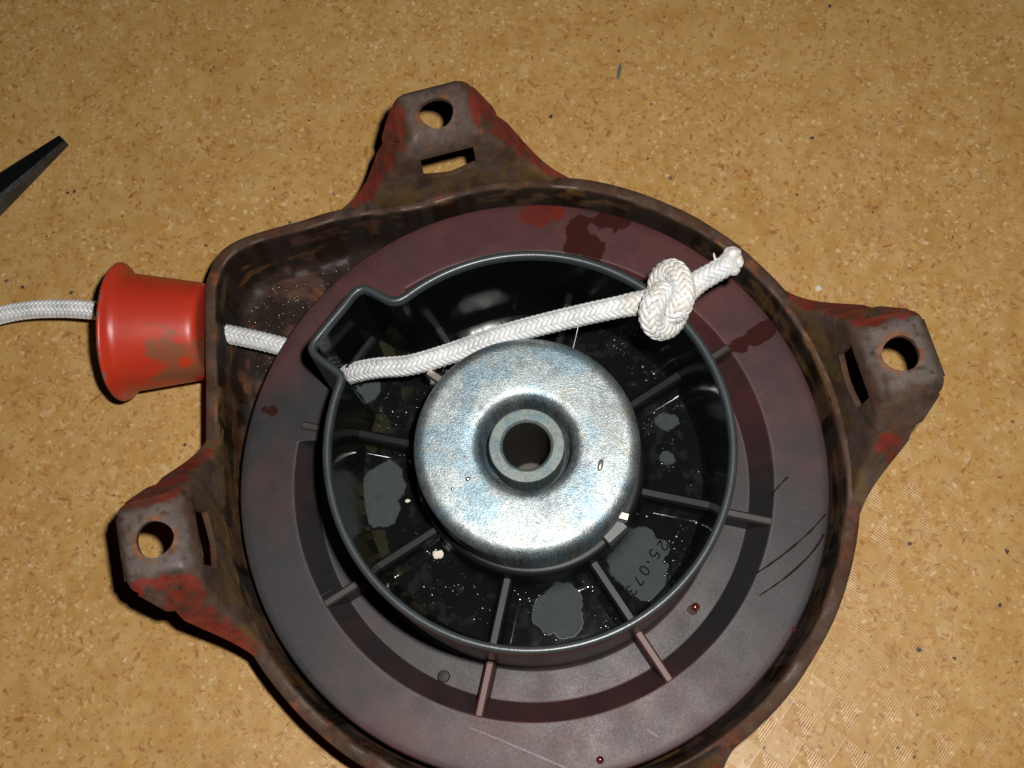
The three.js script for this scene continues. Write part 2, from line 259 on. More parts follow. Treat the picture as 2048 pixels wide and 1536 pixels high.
// raised mounting lugs
{
  const segs = (() => {                                     // profile in the radial plane: (v, Z), from rim up the riser, over the bend, along the pad
    const p = []; p.push([70.4, 1.5], [70.9, 5], [71.4, 10], [71.9, 15], [72.4, 19.5]);
    for (let k = 1; k <= 8; k++) { const a = k / 8 * Math.PI / 2 * 0.97; p.push([72.4 + 4.6 * (1 - Math.cos(a)), 19.5 + 6.6 * Math.sin(a)]); }
    p.push([80, 26.35], [83.5, 26.35]);
    for (let k = 1; k <= 6; k++) { const a = k / 6 * 1.25; p.push([84.4 + 3.9 * Math.sin(a), 26.3 - 3.9 * (1 - Math.cos(a))]); }
    return p;
  })();
  const crv = new THREE.CatmullRomCurve3(segs.map(([v, z]) => new THREE.Vector3(v, z, 0)), false, 'centripetal'); crv.arcLengthDivisions = 800;
  const LEN = crv.getLength(), NT = 400, tab = Array.from({ length: NT + 1 }, (_, i) => [crv.getPointAt(i / NT), crv.getTangentAt(i / NT)]);
  const prof = t => { const x = clamp(t / LEN, 0, 1) * NT, i = Math.min(NT - 1, Math.floor(x)), f = x - i; return [tab[i][0].clone().lerp(tab[i + 1][0], f), tab[i][1].clone().lerp(tab[i + 1][1], f).normalize()]; };
  let tHole = 0; for (let t = 0; t < LEN; t += 0.05) if (prof(t)[0].x < 79.9) tHole = t;
  const latP = z => 7.9 + 0.66 * (26.4 - z) + 5.5 * Math.exp(-Math.max(0, z - 1.5) / 2.6), RB = 2.6;      // the side faces are planes that spread downwards
  const W = t => latP(prof(t)[0].y);
  const zLine = v => 3 + (v - 73.4) / (86.6 - 73.4) * 21.5;  // lower edge of the side faces
  const PT = Array.from({ length: 121 }, (_, i) => prof(i / 120 * LEN)[0]);
  const at2 = (s, t) => {                                    // (lateral, v, Z, distance behind the face)
    const [p, tg] = prof(t), sg = Math.sign(s), q = Math.abs(s) - (W(t) - RB), nv = [-tg.y, tg.x];
    if (q <= 0) return [s, p.x, p.y, 0];
    const u = Math.min(1, q / (1.6 * RB)), back = q < 1.6 * RB ? RB * u * u : RB + (q - 1.6 * RB), v = p.x - nv[0] * back, z = p.y - nv[1] * back;
    const pl = latP(z), lat = u < 1 ? mix(mix(W(t) - RB, W(t), u), mix(W(t), pl, u), u) : pl;
    return [sg * lat, v, z, back];
  };
  const hexDist = (s, t) => Math.max(Math.abs(s) - 6.3, -(t - 14.6) - 5.4 + 0.36 * Math.sqrt(s * s + 1.5), (t - 14.6) - 4.2 + 0.02 * Math.abs(s));
  const segD2 = (x, y, p, q) => { const dx = q.x - p.x, dy = q.y - p.y, t = clamp(((x - p.x) * dx + (y - p.y) * dy) / (dx * dx + dy * dy)); return Math.hypot(x - p.x - t * dx, y - p.y - t * dy); };
  const paintOn = (c, X, Y, Z, q, rs) => mix3(c, mix3(C.red, C.brown, 0.75 * sstep(0.4, 0.7, fbm(X / 2.5, Y / 2.5, Z / 2.5, 3))), 0.85 * sstep(0.0, 0.9, q + 4 * (fbm(X / 4, Y / 4, Z / 4, 3) - 0.5)) * sstep(0.35 + 0.32 * rs, 0.31 + 0.32 * rs, fbm(X / 7 + 5, Y / 7, Z / 7, 4) + 0.06 * (n3(X, Y, Z) - 0.5)));
  for (const [u, v, name, redSide] of [[873, 224, 'top', [0.95, 1.0]], [1803, 706, 'right', [0.8, 0.15]], [308, 1078, 'left', [1.0, 0.85]], [null, null, 'near', [0.5, 0.5]]]) {
    let X, Y; if (u === null) { X = 9; Y = -79.4; } else [X, Y] = px(u, v, 26.4);
    const th = Math.atan2(Y, X), dr = Math.hypot(X, Y) - 79.9, er = [Math.cos(th), Math.sin(th)], et = [Math.sin(th), -Math.cos(th)];   // et: to the right when looking outward
    const map = (s, t) => {
      const [lat, v, z] = at2(s, t), low = sstep(20, 2, z), v_ = v + dr - 0.007 * lat * lat * low + (Rout(th - lat / 75) - 73.4) * low, z_ = z + 0.12 * (n3(s / 4, t / 4, th) - 0.5) * sstep(0, -3, Math.abs(s) - W(t) + RB);
      return V(er[0] * v_ + et[0] * lat, er[1] * v_ + et[1] * lat, z_);
    };
    const sdf = (s, t) => {
      const [lat, v, z, back] = at2(s, t);
      const tip = t > LEN - 9.5 ? Math.hypot(Math.max(Math.abs(lat) - 4.6, 0), Math.max(t - (LEN - 8.8), 0)) - 8.5 : -1;
      const d = Math.max(back > 0 ? (zLine(v) - z) * 0.58 : -1, -(t - 0.3), tip, (Math.abs(s) - (W(t) - RB) - 1.75 * RB) * 0.9);
      return Math.max(d, 3.85 + 0.12 * Math.sin(3 * Math.atan2(t - tHole, s)) - Math.hypot(s, t - tHole), -hexDist(s, t));
    };
    const colour = (s_, t, p, side, N) => {
      const s = s_, X_ = p.x, Y_ = -p.z, Z_ = p.y - TB, q = Math.abs(s) - W(t) + 0.6;
      if (side) return rust(X_, Y_, Z_, C.brown, 1);
      let c = rust(X_, Y_, Z_, C.steel, 0.55);
      const hr = Math.hypot(s, t - tHole), worn = sstep(8.2, 5.6, Math.max(Math.abs(s) * 0.95, Math.abs(t - tHole)) + 2.2 * (n3(X_ / 1.6, Y_ / 1.6, 7) - 0.5));
      c = mix3(c, C.grey, (name === 'top' ? 0.5 : 0.95) * worn * sstep(0.25, 0.5, n3(X_ / 1.2, Y_ / 1.2, 3) + 0.15));
      c = mix3(c, C.orange, 0.6 * sstep(1.0, 0.2, Math.abs(hr - 4.3)) * sstep(0.45, 0.65, n3(X_ / 2, Y_ / 2, 5)));
      c = mix3(c, C.olive, 0.75 * sstep(0.45, 0.6, fbm(X_ / 4, Y_ / 4, Z_ / 8, 3)) * sstep(15, 7, t));
      c = paintOn(c, X_, Y_, Z_, q, s > 0 ? redSide[1] : redSide[0]);
      return c;
    };
    const place = (lat, v, z) => { const low = sstep(20, 2, z), v_ = v + dr - 0.007 * lat * lat * low + (Rout(th - lat / 75) - 73.4) * low; return V(er[0] * v_ + et[0] * lat, er[1] * v_ + et[1] * lat, z); };
    const side = sg => sheet((s, z) => place(sg * (latP(z) - 0.07), sg * s, z), (s, z) => {
      const v = sg * s; let d = 1e9, inside = false;
      for (let i = 0; i < 120; i++) { const p = PT[i], q = PT[i + 1]; d = Math.min(d, segD2(v, z, p, q)); if ((p.y > z) !== (q.y > z) && v > p.x + (z - p.y) / (q.y - p.y) * (q.x - p.x)) inside = !inside; }
      const tipCut = Math.hypot(Math.max(latP(z) - 4.6, 0), Math.max(v - 80.4, 0)) - 9.3;
      return Math.max(inside ? RB - 0.35 - d : 0.4, (zLine(v) - z) * 0.58, 2.2 - z, v > 80.4 ? tipCut : -1);
    }, sg > 0 ? [70, 90, 1, 28] : [-90, -70, 1, 28], 0.42, 1.3, (s, z, p, sd) => sd ? rust(p.x, -p.z, p.y - TB, C.brown, 1) : paintOn(rust(p.x, -p.z, p.y - TB, C.steel, 0.55), p.x, -p.z, p.y - TB, 4, sg > 0 ? redSide[1] : redSide[0]));
    add('mounting_lug', mergeGeometries([sheet(map, sdf, [-36, 36, 0, LEN + 0.8], 0.42, 1.3, colour), side(1), side(-1)]), housingMat, housing);
  }
}
// red bell-shaped rope guide on the corner wall
{
  const A = [-94.4, 49.3, -2.9], D = [-73.1, 46.6, -2.9], ax = new THREE.Vector3(D[0] - A[0], D[1] - A[1], 0), L = ax.length();
  const pr = [[12.6, 2.2], [14.1, 0.9], [15.4, 0.25], [16.7, 0.05], [17.4, 0.25], [17.7, 0.7], [17.5, 1.15], [16.6, 1.75], [15.6, 2.5], [15.2, 3.2], [14.95, 4.4], [14.4, 8], [13.75, 12], [13.1, 16], [12.7, 18.6], [12.45, 20.0], [12.1, 20.9], [11.4, 21.5], [10.5, 21.7], [3.1, 21.8], [3.1, 20.6], [10.2, 20.4], [11.8, 18], [12.0, 9], [12.3, 4], [12.6, 2.2]];
  for (let k = pr.length - 2; k >= 0; k--) { const [a, b] = [pr[k], pr[k + 1]], n = Math.floor(Math.hypot(a[0] - b[0], a[1] - b[1]) / 0.5); for (let q = n - 1; q >= 1; q--) if (b[1] > a[1] && a[0] > 11.9) pr.splice(k + 1, 0, [mix(a[0], b[0], q / n), mix(a[1], b[1], q / n)]); }
  const pos = [], idx = [], uv = [], col = [], M = pr.length, N = 240, X1 = ax.clone().normalize(), e1 = new THREE.Vector3(-X1.y, X1.x, 0);
  for (let i = 0; i < N; i++) for (let k = 0; k < M; k++) {
    const a = i / N * 2 * Math.PI, [r0, d] = pr[k], r = 0.955 * (r0) + (d < 2.3 && r0 > 15 ? 0.25 * Math.sin(3 * a) + 0.25 * (n3(i / 9, 3, 2) - 0.5) : 0);
    const X = A[0] + X1.x * d + e1.x * Math.cos(a) * r, Y = A[1] + X1.y * d + e1.y * Math.cos(a) * r, Z = A[2] + Math.sin(a) * r;
    pos.push(X, Z + TB, -Y); uv.push(i / N * 1.4, d / 60);
    const f = fbm(X / 4, Y / 4, Z / 4, 4);
    const dirty = sstep(0.50, 0.66, f - 0.16 + 0.34 * sstep(14, 2, Math.hypot(d - 17, 13 * (a - 2.55)))) * 0.85;
    let c = mix3([0.46, 0.036, 0.010], [0.38, 0.026, 0.014], n3(X / 6, Y / 6, Z / 6));
    c = mix3(c, [0.17, 0.075, 0.035], dirty);
    c = mix3(c, [0.12, 0.10, 0.09], 0.9 * sstep(0.5, 0.6, fbm(X / 1.5, Y / 1.5, Z / 1.5, 3)) * sstep(1.6, 0.9, d + 0.8 * n3(X, Y, Z)));
    col.push(...c);
  }
  for (let i = 0; i < N; i++) for (let k = 0; k < M - 1; k++) { const a = i * M, b = (i + 1) % N * M; idx.push(a + k, b + k, a + k + 1, b + k, b + k + 1, a + k + 1); }
  add('rope_guide', geom(pos, idx, uv, col), new THREE.MeshPhysicalMaterial({ vertexColors: true, roughness: 0.4, bumpMap: rustBump, bumpScale: 0.00002, side: THREE.DoubleSide }), housing, 'bright red painted flared rope guide with dirt at its narrow end');
}

// ---------------------------------------------------------------- plastic pulley
const pulley = thing('rope_pulley', 'dark plastic starter pulley with wide purplish flange and tall ribbed ring', 'pulley');
const S = 70, NP = 1536;
const pocket = [[121, 41.7], [123.5, 42.0], [125.2, 42.9], [126.2, 44.4], [126.9, 46.6], [127.5, 48.7], [128.8, 50.0], [131, 50.2], [134.5, 49.9], [138.3, 50.0], [142.5, 50.3], [146, 50.8], [147.6, 50.6], [148.8, 49.8], [149.5, 48.2], [150.1, 45.8], [150.8, 43.3], [151.8, 42.0], [154, 41.7]];
const rho = th => { const d = (th * 180 / Math.PI + 360) % 360; if (d <= 121 || d >= 154) return 41.7; let k = 0; while (pocket[k + 1][0] < d) k++; const t = (d - pocket[k][0]) / (pocket[k + 1][0] - pocket[k][0]); return mix(pocket[k][1], pocket[k + 1][1], t); };
const rhoS = (() => { const n = 1440, a = Array.from({ length: n }, (_, i) => rho(i / n * 2 * Math.PI)); const b = a.map((_, i) => { let s = 0; for (let k = -3; k <= 3; k++) s += a[(i + k + n) % n]; return s / 7; }); return th => b[((Math.round(th / (2 * Math.PI) * n) % n) + n) % n]; })();
const RIB0 = -20, ribAngles = Array.from({ length: 8 }, (_, k) => (RIB0 - k * 45) * Math.PI / 180);
// sector beside the pocket where the flange runs up to the ring
const solidSector = th => { const d = (th * 180 / Math.PI + 360) % 360; return sstep(116, 118, d) * sstep(164.5, 161.5, d); };
// stains, dye and wet marks at their places on the flange (planar, millimetres)
function blob(cx, cy, raw) { const pts = raw.map(([u, v, r]) => { const p = px(u, v, 0); return [p[0], p[1], r / 9]; }); return (X, Y) => { let d = 0; for (const [x, y, r] of pts) d += Math.exp(-1.3 * (Math.hypot(X - x, Y - y) - r)); return -Math.log(d + 1e-9) / 1.3; }; }
const wetTop = blob(0, 0, [[1160, 460, 32], [1180, 490, 34], [1165, 520, 30], [1210, 450, 28], [1245, 440, 18], [1150, 500, 22]]);
const dryTop = blob(0, 0, [[1182, 458, 9], [1215, 468, 13], [1205, 478, 8]]);
const wetRight = blob(0, 0, [[1420, 705, 12], [1450, 702, 14], [1480, 692, 16], [1510, 675, 18], [1530, 660, 18], [1545, 650, 14]]);
const redTop = blob(0, 0, [[1075, 425, 22], [1110, 425, 20], [1050, 430, 14], [1085, 440, 14]]);
const spots = [[545, 822, 11], [530, 818, 6], [1393, 1212, 11]].map(([u, v, r]) => [...px(u, v, 0), r / 9]);
const lines = [[1650, 1030, 1590, 1090, 1515, 1145, 0.32], [1647, 1070, 1600, 1130, 1520, 1190, 0.34], [1575, 955, 1555, 975, 1545, 990, 0.3]].map(a => { const c = new THREE.QuadraticBezierCurve(...[0, 2, 4].map(k => { const p = px(k === 2 ? 2 * a[2] - (a[0] + a[4]) / 2 : a[k], k === 2 ? 2 * a[3] - (a[1] + a[5]) / 2 : a[k + 1], 0); return new THREE.Vector2(p[0], p[1]); })), pp = c.getPoints(14).map(p => [p.x, p.y]), xs = pp.map(p => p[0]), ys = pp.map(p => p[1]); return [pp, a[6], [Math.min(...xs) - 1, Math.max(...xs) + 1, Math.min(...ys) - 1, Math.max(...ys) + 1]]; });
const scratches = [[940, 1456, 1000, 1480, 1.0], [1000, 1480, 1140, 1540, 1.0], [1295, 1460, 1315, 1474, 1], [640, 1195, 655, 1175, 0.5]].map(a => [px(a[0], a[1], 0), px(a[2], a[3], 0), a[4]]);
for (let k = 0; k < 50; k++) { const a = rr(0, 6.28), r = rr(56, 66), l = rr(1, 6), b = a + rr(-1, 1); scratches.push([[r * Math.cos(a), r * Math.sin(a)], [r * Math.cos(a) + l * Math.cos(b), r * Math.sin(a) + l * Math.sin(b)], rr(0.05, 0.2)]); }
const segD = (X, Y, a, b) => { const dx = b[0] - a[0], dy = b[1] - a[1], t = clamp(((X - a[0]) * dx + (Y - a[1]) * dy) / (dx * dx + dy * dy)); return Math.hypot(X - a[0] - t * dx, Y - a[1] - t * dy); };
const wetOf = new Float32Array(NP * NP), scrOf = new Float32Array(NP * NP);
for (const [a, b, w] of scratches) {
  const k = NP / (2 * S), x0 = Math.floor((Math.min(a[0], b[0]) + S - 1) * k), x1 = Math.ceil((Math.max(a[0], b[0]) + S + 1) * k), y0 = Math.floor((Math.min(a[1], b[1]) + S - 1) * k), y1 = Math.ceil((Math.max(a[1], b[1]) + S + 1) * k);
  for (let j = Math.max(0, y0); j <= Math.min(NP - 1, y1); j++) for (let i = Math.max(0, x0); i <= Math.min(NP - 1, x1); i++) { const d = segD(i / k - S, j / k - S, a, b); scrOf[j * NP + i] = Math.max(scrOf[j * NP + i], w * sstep(0.2, 0.05, d) * (0.4 + 0.6 * n3(i / 3, j / 3, 1))); }
}
const flangeMap = colorTex(NP, (i, j) => {
  const X = (i + 0.5) / NP * 2 * S - S, Y = (j + 0.5) / NP * 2 * S - S, r = Math.hypot(X, Y), o = j * NP + i;
  if (r > 69) return [0.05, 0.05, 0.05];
  const a = fbm(X / 22, Y / 22, 1, 4), b = fbm(X / 4, Y / 4, 2, 3), d = fbm(X / 1.1, Y / 1.1, 3, 3);
  const red = clamp(sstep(-25, 45, Y + 0.35 * X + 26 * (a - 0.5)) * 0.85 + 0.55 * sstep(-38, -56, Y) + 0.9 * (a - 0.5) + 0.4 * (b - 0.5));
  let c = mix3([0.023, 0.0215, 0.023], [0.076, 0.025, 0.025], red);
  const k = 0.82 + 0.3 * b + 0.14 * (d - 0.5); c = c.map(x => x * k);
  const n = 1.6 * (fbm(X / 2.6, Y / 2.6, 7, 4) - 0.5) + 0.15 * (n3(X * 2, Y * 2, 3) - 0.5);
  const rd = sstep(0.5, -0.3, redTop(X, Y) + n); c = mix3(c, [0.13, 0.018, 0.010], rd * (0.45 + 0.55 * b));
  let wet = Math.max(sstep(0.25, -0.15, wetTop(X, Y) + n) * sstep(-0.2, 0.2, dryTop(X, Y) + 1.5 * n), sstep(0.15, -0.05, wetRight(X, Y) + 0.6 * n));
  for (const [x, y, , q] of spots) wet = Math.max(wet, sstep(0.15, -0.05, Math.hypot(X - x, Y - y) - q + 0.4 * n));
  wetOf[o] = Math.max(wet, rd * 0.7);
  c = mix3(c, mix3(c, [0.032, 0.010, 0.008], 0.85), wet);
  for (const [pp, w, bx] of lines) { if (X < bx[0] || X > bx[1] || Y < bx[2] || Y > bx[3]) continue; let dd = 1e9; for (let k = 0; k < pp.length - 1; k++) dd = Math.min(dd, segD(X, Y, pp[k], pp[k + 1])); const t = sstep(w, w * 0.45, dd + 0.22 * (n3(X / 1.5, Y / 1.5, 6) - 0.5)); c = mix3(c, [0.02, 0.006, 0.006], 0.85 * t); wetOf[o] = Math.max(wetOf[o], t); }
  return mix3(c, [0.22, 0.2, 0.2], 0.55 * scrOf[o]);
});
const flangeRough = grayTex(NP, (i, j) => { const o = j * NP + i; return mix(0.5 + 0.07 * (fbm(i / 60, j / 60, 4, 4) - 0.5) * 2 + 0.08 * (n3(i / 2.5, j / 2.5, 2) - 0.5), 0.16, wetOf[o]) - 0.08 * scrOf[o]; });
const flangeBump = grayTex(1024, (i, j) => n3(i / 1.3, j / 1.3, 4));
const flangeMat = new THREE.MeshPhysicalMaterial({ map: flangeMap, roughnessMap: flangeRough, roughness: 1, bumpMap: flangeBump, bumpScale: 0.00001, specularIntensity: 0.75, side: THREE.DoubleSide });
const ringMat = new THREE.MeshPhysicalMaterial({ vertexColors: true, roughness: 0.34, bumpMap: flangeBump, bumpScale: 0.000015, side: THREE.DoubleSide });
{
  const rows = th => {
    const s = solidSector(th), R = rhoS(th), fi = mix(54.8, Math.max(R + 2.2, 44.5), s), fo = mix(50.6, Math.max(R + 1.9, 44.2), s), dp = mix(-8.2, -0.9, s), base = Math.max(R + 1.35, 43.05), w = fi - fo;
    const o = [[44, -11], [52, -11], [56, -4.2], [66.6, -2.9], [67.2, -2.5], [67.5, -1.7], [67.5, -0.8], [67.35, -0.3], [66.95, -0.04]];
    for (let k = 1; k <= 8; k++) o.push([mix(66.95, fi + 0.9, k / 8), 0]);
    o.push([fi + 0.32, -0.01], [fi + 0.1, -0.08], [fi - 0.08 * (1 - s), -0.26], [fi - 0.05 * w - 0.05 * (1 - s), -0.62]);
    o.push([fo + 0.10 * w, mix(dp, 0, 0.07)], [fo + 0.03 * w, mix(dp, 0, 0.015)], [fo, dp], [fo - 0.4 * (1 - s), dp]);
    o.push([mix(fo, base, 0.5), dp], [base + 0.9 * (1 - s) + 0.05, dp], [base + 0.35 * (1 - s) + 0.02, dp + 0.2], [base - 0.1, dp + 1.0]);
    return o;
  };
  add('flange', polar(rows, 1440, S), flangeMat, pulley, 'matt purplish grey flange with red stains and wet patches');
  const wall = part => th => {
    const R = rhoS(th), q = R > 42.2 ? sstep(42, 47, R) : 0;
    if (!part) return [[1.3, -7], [1.15, 4], [1.05, 14], [1.0, 24], [0.97, 27.6], [0.93, 28.4], [0.78, 28.95], [0.5, 29.28], [0.1, 29.4], [-0.35, 29.35], [-0.66, 29.1], [-0.84, 28.6], [-0.9, 27.6]];
    return [[-0.9, 27.6], [-0.98, 22], [-1.1, 14], [-1.3, 6], [-1.5, 1 + 4 * q], [-1.9, -0.6 + 4 * q], [-2.6, -1.7 + 4 * q]];
  };
  const cRing = (X, Y, Z, k, th) => {
    const n = fbm(X / 3, Y / 3, Z / 5, 3), d = th * 180 / Math.PI;
    let c = [0.030, 0.038, 0.040];
    if (k < 6) { const low = sstep(200, 215, d) + sstep(25, 10, d); c = mix3([0.02, 0.018, 0.017], [0.07, 0.02, 0.014], clamp(low) * sstep(0.35, 0.6, n)); if (k >= 4) c = mix3(c, [0.2, 0.02, 0.014], clamp(low) * sstep(0.4, 0.5, n)); }
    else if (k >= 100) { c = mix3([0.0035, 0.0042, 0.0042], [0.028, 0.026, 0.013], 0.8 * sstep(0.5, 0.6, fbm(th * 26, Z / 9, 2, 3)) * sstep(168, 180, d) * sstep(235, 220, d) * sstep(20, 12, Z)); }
    else c = c.map(x => x * (0.8 + 0.45 * n));
    return c;
  };
  add('ring_wall', sweep(rhoS, wall(0), 1440, S, cRing), ringMat, pulley, 'tall dark ring with square rope pocket');
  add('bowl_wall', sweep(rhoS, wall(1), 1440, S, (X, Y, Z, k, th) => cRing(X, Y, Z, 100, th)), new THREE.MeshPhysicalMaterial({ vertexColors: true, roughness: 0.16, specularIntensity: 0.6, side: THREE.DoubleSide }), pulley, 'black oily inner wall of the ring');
}
// bowl floor: wet black plastic with dry grey islands, filleted against hub, ribs and wall
const NF = 1024, SF = 46;
const dryIsl = [[[765, 975, 45], [760, 1015, 42], [775, 950, 30]], [[1110, 1225, 42], [1125, 1205, 40], [1130, 1240, 36], [1090, 1235, 24]], [[1265, 1100, 38], [1255, 1130, 38], [1290, 1130, 42], [1300, 1170, 34], [1285, 1080, 26], [1275, 1165, 26], [1316, 1100, 20]], [[1330, 842, 18], [1345, 838, 12]], [[1335, 915, 14]], [[735, 790, 20], [750, 780, 16]], [[880, 720, 10]]].map(L => L.map(([u, v, r]) => [...px(u, v, -2), r / 8.85]));
const dryD = (X, Y) => { let d = 1e9; for (const L of dryIsl) { let m = 1e9; for (const [x, y, , r] of L) m = Math.min(m, Math.hypot(X - x, Y - y) - r); d = Math.min(d, m); } return d; };
const dryAt = (X, Y) => sstep(0.35, -0.35, dryD(X, Y) + 1.9 * (fbm(X / 1.8, Y / 1.8, 5, 4) - 0.5));
const ribDist = (X, Y) => { const r = Math.hypot(X, Y), th = Math.atan2(Y, X); let d = 1e9; for (const a of ribAngles) { const q = Math.atan2(Math.sin(th - a), Math.cos(th - a)); if (Math.abs(q) < 1) d = Math.min(d, r * Math.abs(Math.sin(q))); } return d; };
const floorZ = (X, Y) => { const r = Math.hypot(X, Y), d = Math.max(0, ribDist(X, Y) - 1.1), f = (x, R) => x < R ? R - Math.sqrt(Math.max(0, R * R - (R - x) ** 2)) : 0; return -2 + f(d, 2.4) * 0.9 + f(Math.max(0, r - 25.5), 3.4) * 0.9 + f(Math.max(0, 40.5 - r), 1.8) * 0.7 + 0.05 * (fbm(X / 5, Y / 5, 3, 2) - 0.5); };
{
  const map = colorTex(NF, (i, j) => {
    const X = (i + 0.5) / NF * 2 * SF - SF, Y = (j + 0.5) / NF * 2 * SF - SF, d = dryAt(X, Y), n = fbm(X / 1.3, Y / 1.3, 3, 3);
    let c = mix3([0.0055, 0.006, 0.0062], [0.036, 0.045, 0.049], d * (0.8 + 0.25 * n));
    const haze = sstep(0.54, 0.72, fbm(X / 2.2 + 30, Y / 2.2, 1, 5)) * (1 - d); c = mix3(c, [0.014, 0.016, 0.0155], 0.7 * haze);  // soft grey sheen of the oil, put into the colour in patches
    const th = Math.atan2(Y, X) * 180 / Math.PI, ol = sstep(0.5, 0.62, fbm(X / 3, Y / 3, 9, 3)) * (th > 120 || th < -150 ? 1 : 0) * sstep(33, 37, Math.hypot(X, Y)); return mix3(c, [0.03, 0.028, 0.012], 0.6 * ol);
  });
  const rough = grayTex(NF, (i, j) => { const X = (i + 0.5) / NF * 2 * SF - SF, Y = (j + 0.5) / NF * 2 * SF - SF, d = dryAt(X, Y); return d > 0.5 ? 0.82 : 0.05 + 0.03 * fbm(X / 1.6, Y / 1.6, 2, 3); });
  const bump = grayTex(NF, (i, j) => { const X = (i + 0.5) / NF * 2 * SF - SF, Y = (j + 0.5) / NF * 2 * SF - SF; return fbm(X / 0.9, Y / 0.9, 6, 3); });
  const rows = th => { const o = [], R = rhoS(th), hi = R > 42.2 ? R - 2 : 40.2; for (let k = 0; k <= 60; k++) { const r = mix(24, hi, k / 60), z = floorZ(r * Math.cos(th), r * Math.sin(th)); o.push([r, z + (r > 41 ? (r - 41) * 0.4 : 0)]); } return o.reverse(); };
  add('bowl_floor', polar(rows, 1080, SF), new THREE.MeshPhysicalMaterial({ map, roughnessMap: rough, roughness: 1, bumpMap: bump, bumpScale: 0.000006, specularIntensity: 0.6, side: THREE.DoubleSide }), pulley, 'wet black bowl floor with dull grey dry islands');
  const ribMat = new THREE.MeshPhysicalMaterial({ color: new THREE.Color().setRGB(0.006, 0.0072, 0.0075), roughness: 0.42, specularIntensity: 0.4, bumpMap: flangeBump, bumpScale: 0.00001 });
  const gus = new THREE.MeshPhysicalMaterial({ color: new THREE.Color().setRGB(0.075, 0.022, 0.018), roughness: 0.5 });
  const ribMat2 = new THREE.MeshPhysicalMaterial({ color: new THREE.Color().setRGB(0.026, 0.021, 0.02), roughness: 0.55 });  // dark ribs; on the left ones the ring's shade is put into this colour
  const addUV = g => { const P = g.attributes.position, u = []; for (let i = 0; i < P.count; i++) u.push(P.getX(i) / 40, P.getZ(i) / 40); g.setAttribute('uv', new THREE.Float32BufferAttribute(u, 2)); return g; };
  for (const a of ribAngles) {
    const d = (a * 180 / Math.PI + 720) % 360;
    const g = addUV(block(16.4, 2.4, 6.4, 0.4, 0.25)); g.translate(24.2, 0, 0); g.rotateY(a); g.translate(0, TB - 2.4, 0);
    add('inner_rib', g, ribMat, pulley);
    if (d > 100 && d < 150) continue;
    const go = addUV(block(11.9, 2.0, 8.9, 0.3, 0.2)); go.translate(42.9, 0, 0); go.rotateY(a); go.translate(0, TB - 8.4, 0);
    add('outer_rib', go, d > 240 && d < 300 ? gus : ribMat2, pulley);
  }
  // hub under the cup, rope entry ledge in the pocket, small moulded peg
  const hub = polar(() => [[26.2, -2.2], [25.6, -1.2], [25.3, 4], [25.1, 10], [24.8, 10.8], [23.6, 11.2], [8, 11.2]], 180, S);
  add('hub', hub, ribMat, pulley);
  const led = px(722, 706, 13), lg = addUV(block(9, 1.6, 15, 0.4)); lg.translate(-4.5, 0, 0); lg.rotateY(0.82); lg.translate(led[0], TB - 2, -led[1]);
  add('rope_ledge', lg, ribMat, pulley);
  const pg = new THREE.LatheGeometry([[0, 1.3], [1.2, 1.28], [1.36, 1.15], [1.4, 0]].map(([x, y]) => new THREE.Vector2(x, y)), 24), pp = px(886, 1352, -6); pg.translate(pp[0], TB - 8.3, -pp[1]);
  add('peg', pg, ribMat, pulley);
}
// raised part number on the bowl floor
{
  const glyph = { 2: [[[0, 0.75], [0.08, 0.93], [0.3, 1], [0.52, 0.93], [0.58, 0.72], [0.45, 0.5], [0, 0]], [[0, 0], [0.6, 0]]], 5: [[[0.55, 1], [0.08, 1]], [[0.08, 1], [0.04, 0.56]], [[0.04, 0.56], [0.28, 0.64], [0.52, 0.55], [0.6, 0.32], [0.5, 0.08], [0.27, 0], [0, 0.1]]], 0: [[[0.3, 1], [0.08, 0.85], [0, 0.5], [0.08, 0.15], [0.3, 0], [0.52, 0.15], [0.6, 0.5], [0.52, 0.85], [0.3, 1]]], 7: [[[0, 1], [0.6, 1]], [[0.6, 1], [0.2, 0]]], 3: [[[0.02, 0.85], [0.25, 1], [0.5, 0.9], [0.54, 0.7], [0.42, 0.55], [0.25, 0.52]], [[0.25, 0.52], [0.5, 0.42], [0.6, 0.25], [0.48, 0.05], [0.25, 0], [0, 0.14]]], '.': [[[0.28, 0.34], [0.32, 0.38], [0.34, 0.33], [0.28, 0.34]]] };
  const spotsT = [['2', 1326, 1091], ['5', 1309, 1108], ['.', 1299, 1125], ['0', 1289, 1141], ['7', 1277, 1161], ['3', 1263, 1181]], parts = [];
  const p0 = px(1326, 1091, -1.9), p1 = px(1263, 1181, -1.9), L = Math.hypot(p1[0] - p0[0], p1[1] - p0[1]), e = [(p1[0] - p0[0]) / L, (p1[1] - p0[1]) / L], up = [-e[1], e[0]];
  for (const [ch, u, v] of spotsT) {
    const c = px(u, v, -1.9), h = 2.3;
    for (const st of glyph[ch]) { const pts = st.map(([a, b]) => V(c[0] + e[0] * (a - 0.3) * h + up[0] * (b - 0.5) * h, c[1] + e[1] * (a - 0.3) * h + up[1] * (b - 0.5) * h, -1.93)); parts.push(tube(pts, () => (ch === '.' ? 0.28 : 0.19), st.length * 5, 6)); }
  }
  add('part_number', mergeGeometries(parts), new THREE.MeshPhysicalMaterial({ color: new THREE.Color().setRGB(0.003, 0.0035, 0.0035), roughness: 0.6, specularIntensity: 0.2 }), pulley, 'raised thin numerals reading 25.073');
}

